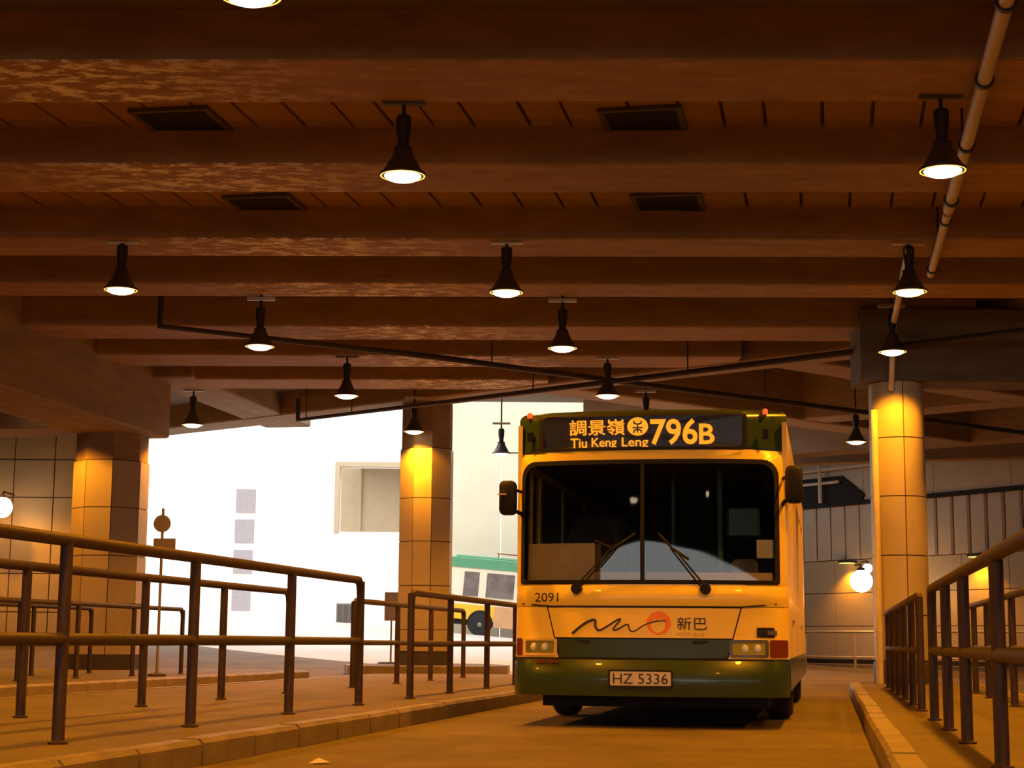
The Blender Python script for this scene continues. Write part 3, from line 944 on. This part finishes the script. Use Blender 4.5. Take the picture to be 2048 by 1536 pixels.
def lettering(name, body, x0, z0, wd, ht, mat, parent, off, th=0.004, bold=0.0):
    vs2, fs2 = text_mesh(body, wd, ht, bold)
    b = MB()
    b.add([surf(x0 + x, z0 + z, off) for x, z in vs2], fs2)
    o = b.build(name, M[mat], parent)
    md = o.modifiers.new('depth', 'SOLIDIFY'); md.thickness = th; md.offset = 0
    return o
def stroke(name, pts, wdt, mat, parent, off):
    """a flat painted stroke of the given half widths following x/z points"""
    vs = []; fs = []
    n = len(pts)
    for i, (x, z) in enumerate(pts):
        a = pts[max(0, i - 1)]; c = pts[min(n - 1, i + 1)]
        d = Vector((c[0] - a[0], c[1] - a[1])); d.normalize()
        nn = Vector((-d.y, d.x)) * (wdt[i] if isinstance(wdt, list) else wdt)
        vs += [surf(x + nn.x, z + nn.y, off), surf(x - nn.x, z - nn.y, off)]
    for i in range(n - 1):
        fs.append((2 * i, 2 * i + 1, 2 * i + 3, 2 * i + 2))
    o = MB().add(vs, fs).build(name, M[mat], parent)
    md = o.modifiers.new('depth', 'SOLIDIFY'); md.thickness = .004; md.offset = 0
    return o
def lin(a, b, n): return [a + (b - a) * i / n for i in range(n + 1)]
cst = lambda v: (lambda z: v)

# skins of the front
patch('bumper', lin(.27, .585, 8), lambda z: -1.2, lambda z: 1.2, 'green', off=lambda z: .035 * math.sin(PI * min(1, max(0, (z - .27) / .315))) + .005, th=.06, nx=40)
patch('bumper_lip', lin(.572, .592, 1), lambda z: -1.19, lambda z: 1.19, 'gasket', off=.008, nx=40)
spl = lambda z: -.885 + (1.03 - z) * .27      # service flap edges
spr = lambda z: .800 - (1.03 - z) * .27
patch('lower_panel', lin(.592, .76, 3), cst(-1.2), lambda z: spl(z) - .008, 'yellow')
patch('lower_panel', lin(.592, .76, 3), lambda z: spr(z) + .008, cst(1.2), 'yellow')
patch('front_panel', lin(.76, 1.03, 4), cst(-1.2), lambda z: spl(z) - .008, 'yellow')
patch('front_panel', lin(.76, 1.03, 4), lambda z: spr(z) + .008, cst(1.2), 'yellow')
sp = patch('service_flap', lin(.765, 1.022, 4), lambda z: spl(z) + .004, lambda z: spr(z) - .004, 'yellow', off=.004)
patch('grille_panel', lin(.596, .755, 4), lambda z: spl(z) + .004, lambda z: spr(z) - .004, 'green', off=.004)
stroke('flap_handle', [(-.62, .742), (-.55, .728), (.46, .728), (.53, .742)], [.004, .014, .014, .004], 'gasket', sp, .008)
patch('flap_backing', lin(.59, 1.035, 4), lambda z: spl(z) - .02, lambda z: spr(z) + .02, 'gasket', off=-.012)
patch('windscreen_cowl', lin(1.035, 1.215, 6), cst(-1.2), cst(1.2), 'yellow', off=lambda z: .022 * math.sin(PI * (z - 1.035) / .18), nx=40)
stroke('cowl_seam', [(-1.13, 1.055), (-1.0, 1.045)] + [(x, 1.032) for x in lin(-.85, .8, 14)] + [(.95, 1.045), (1.1, 1.06)], .006, 'gasket', bus, .012)
# windscreen surround, gasket, glass
W_out = rrect(-1.2, 1.2, 1.205, 2.40, .001)
W_in = rrect(-1.155, 1.13, 1.225, 2.315, (.03, .03, .14, .14))
W_in2 = rrect(-1.115, 1.09, 1.262, 2.275, (.03, .03, .12, .12))
ring('windscreen_surround', W_out, W_in, 'yellow', th=.05)
ring('windscreen_gasket', W_in, W_in2, 'gasket', off=.004, th=.05)
CP = -.045
patch('windscreen_pane', lin(1.255, 2.285, 8), cst(-1.125), cst(CP - .012), 'glass', off=-.012, th=.006, nx=14)
patch('windscreen_pane', lin(1.255, 2.285, 8), cst(CP + .012), cst(1.10), 'glass', off=-.012, th=.006, nx=14)
patch('windscreen_divider', lin(1.25, 2.29, 6), cst(CP - .017), cst(CP + .017), 'gasket', off=.003, th=.04, nx=2)
# destination head
G_out = rrect(-1.2, 1.2, 2.40, 2.765, (.001, .001, .05, .05))
D_out = rrect(-.985, .865, 2.385 + .012, 2.735, .055)
D_in = rrect(-.945, .825, 2.425, 2.702, .04)
ring('destination_head', G_out, D_out, 'green', th=.05)
ring('display_gasket', D_out, D_in, 'gasket', off=.004, th=.05)
disp = MB()
D_pl = rrect(-.955, .835, 2.415, 2.712, .045)      # the display window leans forward a little
nD = len(D_pl)
dy = lambda x, z: 0.085 + 0.8 * bf(x, 1.2) - 0.04 * (z - 2.42)
disp.add([(x * k, dy(x * k, z), 2.563 + (z - 2.563) * k) for k in (1.0, .5) for x, z in D_pl] + [(x, dy(x, z) + .02, z) for x, z in D_pl],
         [(i, (i + 1) % nD, nD + (i + 1) % nD, nD + i) for i in range(nD)] + [tuple(range(nD, 2 * nD)), tuple(range(3 * nD - 1, 2 * nD - 1, -1))] +
         [((i + 1) % nD, i, 2 * nD + i, 2 * nD + (i + 1) % nD) for i in range(nD)])
disp = disp.build('destination_display', M['display'], bus)
body_surf = surf
surf = lambda x, z, off=0.0: (x, dy(x, z) - off, z)      # lettering lies on the display window
zc = lambda y: .72 + (1287.5 - y) * .00436 + .004
xc = lambda x: (x - 1315) * .00436
lettering('led_characters', '調景嶺', xc(1154), zc(872), .50, .142, 'led', disp, 0.003, bold=0.012)
for wd0, wx, ww, zz, hh in (('Tiu', 1156, .15, 897, .088), ('Keng', 1200, .225, 901, .105), ('Leng', 1262, .235, 901, .105)):
    lettering('led_word', wd0, xc(wx), zc(zz), ww, hh, 'led', disp, 0.003, bold=.014)
lettering('led_route_number', '796', xc(1320), zc(893), .415, .232, 'led', disp, 0.003, bold=0.02)
lettering('led_route_letter', 'B', xc(1418), zc(892), .135, .180, 'led', disp, 0.003, bold=0.02)
# railway emblem: a disc with a bow above and a cross below cut out of it
ex, ez, er = xc(1294.5), zc(855), .092
ob = [(ex + er * math.cos(2 * PI * k / 28), ez + er * .88 * math.sin(2 * PI * k / 28)) for k in range(28)]
e = disc_fill('led_emblem', ob, 'led', disp, off=0.003, th=.004)
stroke('emblem_bow', [(ex - .035, ez + .05), (ex - .03, ez + .028), (ex, ez + .018), (ex + .03, ez + .028), (ex + .035, ez + .05)], .007, 'display', e, 0.007)
stroke('emblem_bar', [(ex - .045, ez - .012), (ex + .045, ez - .012)], .006, 'display', e, 0.007)
stroke('emblem_stem', [(ex, ez + .02), (ex, ez - .055)], .006, 'display', e, 0.007)
stroke('emblem_bow', [(ex - .035, ez - .058), (ex - .03, ez - .036), (ex, ez - .026), (ex + .03, ez - .036), (ex + .035, ez - .058)], .007, 'display', e, 0.007)
surf = body_surf
for xx in (-1.09, 1.02):
    z0 = 2.76
    MB().bbox(xx - .022, xx + .022, bf(xx, 2.72) + .02, bf(xx, 2.72) + .08, 2.725, 2.772, .01).build('marker_lamp', M['marker'], bus)
MB().bbox(1.0, 1.05, bf(1.02, 2.55) - .012, bf(1.02, 2.55) + .02, 2.5, 2.59, .006).build('vent_slot', M['gasket'], bus)
MB().bbox(-1.1, -1.05, bf(-1.07, 2.55) - .012, bf(-1.07, 2.55) + .02, 2.5, 2.59, .006).build('vent_slot', M['gasket'], bus)
# headlights
def headlight(x0, x1, sgn):
    o_ = rrect(x0, x1, .607, .755, .02); i_ = rrect(x0 + .028, x1 - .028, .628, .735, .015)
    h = ring('headlight', o_, i_, 'chrome' if sgn > 0 else 'dash', off=.012, th=.05)
    disc_fill('reflector', i_, 'chrome', h, off=-.02)
    for (fx, fz, fr) in ((.36, .68, .044), (.68, .68, .044)):
        cx = x0 + (x1 - x0) * fx
        MB().lathe([(fr, .0), (fr * .9, -.012), (fr * .5, -.02), (.001, -.022)], 16, (cx, bf(cx, .68) + .012, fz), 'y').build('lamp_bowl', M['white'], h, True)
    disc_fill('cover_glass', rrect(x0 + .02, x1 - .02, .622, .741, .015), 'clearglass', h, off=.008, th=.004)
headlight(-1.11, -.79, -1)
headlight(.70, 1.03, 1)
def indicator(x0, x1):
    disc_fill('indicator', rrect(x0, x1, .607, .755, .015), 'amber', bus, off=.012, th=.03)
indicator(-1.19, -1.12); indicator(1.04, 1.19)
disc_fill('step_plate', rrect(.93, 1.08, .775, .86, .012), 'gasket', bus, off=.008, th=.01)
disc_fill('side_reflector', rrect(1.02, 1.1, .795, .835, .006), 'chrome', bus, off=.02, th=.01)
# fog reflectors under the left headlight
for xx in (-.98, -.86):
    disc_fill('bumper_reflector', rrect(xx, xx + .09, .545, .57, .01), 'amber', bus, off=.04, th=.01)
# number plate
pl = disc_fill('number_plate', rrect(-.315, .215, .357, .485, .012), 'plate', bus, off=.052, th=.012)
ring('plate_frame', rrect(-.325, .225, .347, .495, .014), rrect(-.31, .21, .362, .48, .01), 'gasket', pl, off=.054, th=.012)
lettering('plate_characters', 'HZ 5336', -.285, .377, .47, .086, 'ink', pl, .056)
lettering('fleet_number', '2091', -1.0, 1.072, .215, .078, 'ink', bus, .02)
# operator's emblem on the flap: brush squiggle, ringed emblem, lettering
def sm(pts, n=6):
    out = []
    for i in range(len(pts) - 1):
        p0 = Vector(pts[max(0, i - 1)]); p1 = Vector(pts[i]); p2 = Vector(pts[i + 1]); p3 = Vector(pts[min(len(pts) - 1, i + 2)])
        for k in range(n):
            t = k / n
            q = 0.5 * ((2 * p1) + (p2 - p0) * t + (2 * p0 - 5 * p1 + 4 * p2 - p3) * t * t + (3 * p1 - p0 - 3 * p2 + p3) * t ** 3)
            out.append((q.x, q.y))
    out.append(tuple(pts[-1]))
    return out
zq = lambda y: .72 + (1287.5 - y) * .00436
squig = sm([(xc(1165), zq(1270)), (xc(1180), zq(1257)), (xc(1197), zq(1246)), (xc(1211), zq(1243)), (xc(1212), zq(1256)), (xc(1220), zq(1263)), (xc(1236), zq(1255)), (xc(1255), zq(1243)),
            (xc(1262), zq(1242)), (xc(1248), zq(1260)), (xc(1256), zq(1261)), (xc(1276), zq(1251)), (xc(1281), zq(1262)), (xc(1290), zq(1264)), (xc(1310), zq(1252)), (xc(1330), zq(1245)), (xc(1352), zq(1243))])
ns = len(squig)
stroke('brush_squiggle', squig, [.011 * (1 - .65 * i / ns) for i in range(ns)], 'ink', sp, .010)
ecx, ecz = xc(1338), zq(1248)
eo = [(ecx + .105 * math.cos(2 * PI * k / 24), ecz + .10 * math.sin(2 * PI * k / 24)) for k in range(24)]
ei = [(ecx + .062 * math.cos(2 * PI * k / 24) - .006, ecz + .062 * math.sin(2 * PI * k / 24) - .02) for k in range(24)]
ring('ring_emblem', eo, ei, 'logo_orange', sp, off=.0075, th=.006)
disc_fill('emblem_bud', [(ecx - .012 + .02 * math.cos(2 * PI * k / 12), ecz + .055 + .04 * math.sin(2 * PI * k / 12)) for k in range(12)], 'logo_orange', sp, off=.009, th=.004)
lettering('operator_characters', '新巴', xc(1374), zq(1261), .255, .108, 'ink', sp, .010)
lettering('operator_letters', 'FIRST BUS', xc(1372), zq(1273), .24, .03, 'dash', sp, .010)
# wipers
def wiper(px, pz, tx, tz, bx0, bz0, bx1, bz1):
    wv = empty('wiper', (0, 0, 0), parent=bus)
    MB().lathe([(.045, -.07), (.05, -.02), (.03, .03)], 14, (px, bf(px, pz) - .0, pz), 'y').build('pivot', M['gasket'], wv, True)
    for d in (-.022, .022):
        MB().tube([(px + d, bf(px, pz) - .05, pz), (tx + d * .7, bf(tx, tz) - .035, tz)], .008, 6).build('arm', M['gasket'], wv)
    MB().tube([(bx0, bf(bx0, bz0) - .02, bz0), (tx, bf(tx, tz) - .025, tz), (bx1, bf(bx1, bz1) - .02, bz1)], .012, 6).build('blade', M['gasket'], wv)
wiper(-.62, 1.185, -.30, 1.53, -.46, 1.60, -.10, 1.66)
wiper(.50, 1.185, .22, 1.53, .10, 1.66, .36, 1.44)
# mirrors
def mirror(x, z, h, sgn):
    mo = MB()
    prof = [(-.5, .6), (-.46, .85), (-.36, 1.0), (.36, 1.0), (.46, .85), (.5, .6)]
    seg = 16
    vs = []; fs = []
    for (t, k) in prof:
        for i in range(seg):
            a = 2 * PI * i / seg
            ca, sa = math.cos(a), math.sin(a)
            vs.append((x + math.copysign(abs(ca) ** .6, ca) * .075 * k, .02 + math.copysign(abs(sa) ** .6, sa) * .09 * k, z + t * h))
    for j in range(len(prof) - 1):
        for i in range(seg):
            fs.append((j * seg + i, j * seg + (i + 1) % seg, (j + 1) * seg + (i + 1) % seg, (j + 1) * seg + i))
    fs.append(tuple(range(seg - 1, -1, -1))); fs.append(tuple(range((len(prof) - 1) * seg, len(prof) * seg)))
    m_ = mo.add(vs, fs).build('mirror', M['gasket'], bus, True)
    MB().tube([(x, .05, z - h * .3), (x - sgn * .09, .2, z - h * .42), (sgn * 1.15, .32, z - h * .5)], .018, 8).build('mirror_arm', M['gasket'], m_, True)
    MB().tube([(x, .05, z + h * .3), (sgn * 1.15, .34, z + h * .25)], .014, 8).build('mirror_arm', M['gasket'], m_, True)
    return m_
ml = mirror(-1.235, 1.98, .30, -1)
MB().box(-1.31, -1.235, -.085, -.065, 2.0, 2.012).build('mirror_stripe', M['yellow'], ml)
mirror(1.265, 2.08, .32, 1)
# body shell
y0 = bf(1.2, 1.0)
YL = 10.3
def side_wall(sx, wins):
    """outer skin with real window openings"""
    xo = sx * 1.2; xi = sx * 1.16
    lo, hi = 1.12, 2.28
    b = MB()
    xa, xb = min(xo, xi), max(xo, xi)
    b.box(xa, xb, y0, YL, hi, 2.66)
    b.box(xa, xb, y0, 1.75, .32, lo); b.box(xa, xb, 1.75, 3.0, .95, lo); b.box(xa, xb, 3.0, 6.7, .32, lo); b.box(xa, xb, 6.7, 7.95, .95, lo); b.box(xa, xb, 7.95, YL, .32, lo)
    last = y0
    for (a, c) in wins:
        b.box(xa, xb, last, a, lo, hi); last = c
    b.box(xa, xb, last, YL, lo, hi)
    b.build('body_side', M['yellow'], bus)
    for (a, c) in wins:
        MB().box(sx * 1.17 - .004, sx * 1.17 + .004, a - .01, c + .01, lo - .01, hi + .01).build('side_window', M['clearglass'] if a < .95 else M['mbglass'], bus)
    MB().box(sx * 1.203 - .006, sx * 1.203 + .006, y0, YL, .32, .6).build('green_skirt', M['green'], bus)
wl_ = [(.40, .85), (.92, 1.3), (1.42, 2.7), (2.85, 4.3), (4.45, 5.9), (6.05, 7.5), (7.65, 9.1)]
side_wall(-1, wl_); side_wall(1, wl_)
rf = MB()
arc = [(-1.2, 2.64), (-1.17, 2.70), (-1.08, 2.745), (-.6, 2.775), (0, 2.785), (.6, 2.775), (1.08, 2.745), (1.17, 2.70), (1.2, 2.64)]
vs = []; fs = []
yr = [(.16, -.04), (.3, -.005), (.6, 0), (YL, 0)]
for (yy, dz) in yr:
    for (x, z) in arc: vs.append((x, yy + bf(x, 1.0) * (1 if yy < 1 else 0), z + dz))
for (yy, dz) in reversed(yr):
    for (x, z) in arc: vs.append((x * .97, yy + bf(x, 1.0) * (1 if yy < 1 else 0), z + dz - .05))
na = len(arc)
for j in range(len(yr) * 2):
    for i in range(na - 1):
        jn = (j + 1) % (len(yr) * 2)
        fs.append((j * na + i, j * na + i + 1, jn * na + i + 1, jn * na + i))
rf.add(vs, fs)
rf.build('roof', M['green'], bus, True)
MB().box(-1.2, 1.2, YL - .04, YL, .35, 2.66).build('rear_wall', M['dark_in'], bus)
MB().box(-1.15, 1.15, .35, YL - .05, .36, .42).build('cabin_floor', M['dark_in'], bus)
MB().box(-1.14, 1.14, .5, YL - .05, 2.34, 2.38).build('cabin_ceiling', M['dark_in'], bus)
MB().box(-1.0, 1.0, .55, YL - .3, .16, .36).build('chassis', M['black'], bus)
for (xx, yy) in ((-1.05, 2.4), (1.05, 2.4), (-1.05, 7.3), (1.05, 7.3)):
    s_ = 1 if xx > 0 else -1
    wv = MB().lathe([(.28, -.13), (.42, -.125), (.46, -.09), (.47, 0), (.46, .09), (.42, .125), (.28, .13)], 32, (xx, yy, .47), 'x').build('wheel', M['rubber'], bus, True)
    MB().lathe([(.28, .06), (.2, .03), (.08, .1), (.001, .1)], 24, (xx if s_ > 0 else xx - .1, yy, .47), 'x').build('hub', M['hub'], wv, True)
# cab interior
patch('driver_dash_panel', lin(1.2, 1.585, 4), cst(-1.09), cst(-.47), 'dash', off=-.07, th=.4, nx=8)
patch('dashboard', lin(1.16, 1.33, 3), cst(-.46), cst(1.06), 'dash', off=-.05, th=.4, nx=16)
sw = MB()
sw.tube([(-.62 + .23 * math.cos(2 * PI * k / 24), 1.02 + .08 * math.sin(2 * PI * k / 24), 1.62 + .2 * math.sin(2 * PI * k / 24)) for k in range(25)], .016, 8, False)
sw.tube([(-.62, 1.02, 1.62), (-.62, .8, 1.35)], .03, 8)
sw.tube([(-.85, 1.02, 1.62), (-.39, 1.02, 1.62)], .014, 6)
sw.build('steering_wheel', M['dark_in'], bus, True)
MB().bbox(-.9, -.38, 1.5, 1.65, .5, 1.95, .06).build('driver_seat', M['seat'], bus)
MB().tube([(.55, 1.3, .42), (.55, 1.3, 2.34)], .028, 10).build('grab_pole', M['greenpole'], bus, True)
MB().tube([(.06, 1.9, .42), (.06, 1.9, 2.34)], .02, 10).build('grab_pole', M['greenpole'], bus, True)
MB().bbox(.62, .92, 1.2, 1.5, 1.72, 1.98, .02).build('fare_display', M['greenpole'], bus)
MB().bbox(.66, .9, 1.2, 1.5, .42, 1.5, .03).build('fare_box', M['signgrey'], bus)
MB().bbox(.93, 1.08, .235, .245, 1.46, 1.62, .004).build('windscreen_notice', M['paper'], bus)
for yy in (3.2, 4.1, 5.0, 5.9):
    for xx in (-.72, .72):
        st = MB().bbox(xx - .4, xx + .4, yy, yy + .45, .75, .87, .03)
        st.bbox(xx - .4, xx + .4, yy + .4, yy + .5, .8, 1.5, .04)
        st.box(xx - .3, xx + .3, yy + .1, yy + .35, .42, .76)
        st.build('passenger_seat', M['seat'], bus)

# ------------------------------------------------------------------ minibus outside
mb = empty('minibus', (-.98, 54.0, .90))
mb.rotation_euler = (0, math.radians(4.6), math.radians(-3))
tag(mb, 'cream minibus with green roof standing outside behind the bus', 'minibus')
L0, L1 = -1.45, 4.7
bd = MB()
prof = [(L0 + .25, .95), (L0 + .02, 1.0), (L0, 1.25), (L0 + .25, 2.12), (L1, 2.12), (L1, .95)]
nP = len(prof)
bd.add([(x, 0, z) for x, z in prof] + [(x, 2.0, z) for x, z in prof],
       [tuple(range(nP)), tuple(range(2 * nP - 1, nP - 1, -1))] + [((i + 1) % nP, i, nP + i, nP + (i + 1) % nP) for i in range(nP)])
bd.build('body', M['mbcream'], mb)
MB().bbox(L0 + .18, L1, -.03, 2.03, 2.10, 2.42, .02).build('roof_band', M['mbgreen'], mb)
MB().bbox(L0 + .5, L1 - .1, .1, 1.9, 2.42, 2.5, .04).build('roof', M['mbgreen'], mb)
rk = MB()
rk.tube([(.35, .15, 2.62), (L1 - .2, .15, 2.62)], .02, 6)
for k in range(5): rk.tube([(.4 + k, .15, 2.48), (.4 + k, .15, 2.62)], .015, 6)
rk.build('roof_rack', M['amber'], mb)
for (a, c) in ((-.62, -.14), (.1, .98), (1.15, 2.1), (2.25, 3.2), (3.35, 4.3)):
    MB().bbox(a, c, -.025, .03, 1.22, 1.98, .01).build('window', M['mbglass'], mb)
MB().box(L0 + .05, .42, -.015, .3, .48, .95).build('front_skirt', M['mbyellow'], mb)
MB().box(.42, L1, -.018, .3, .30, .95).build('side_skirt', M['mborange'], mb)
MB().box(L0 + .1, L1 - .1, .1, 1.9, .32, .96).build('underbody', M['black'], mb)
for xx in (0.0, 3.3):
    MB().lathe([(.4, -.04), (.4, .02)], 28, (xx, -.0, .40), 'y').build('wheel_arch', M['gasket'], mb)
    wv = MB().lathe([(.24, -.06), (.33, -.055), (.35, -.02), (.35, .14), (.24, .15)], 28, (xx, -.03, .35), 'y').build('wheel', M['rubber'], mb, True)
    MB().lathe([(.22, -.03), (.14, .0), (.05, -.05), (.001, -.05)], 20, (xx, -.05, .35), 'y').build('hub', M['hub'], wv, True)
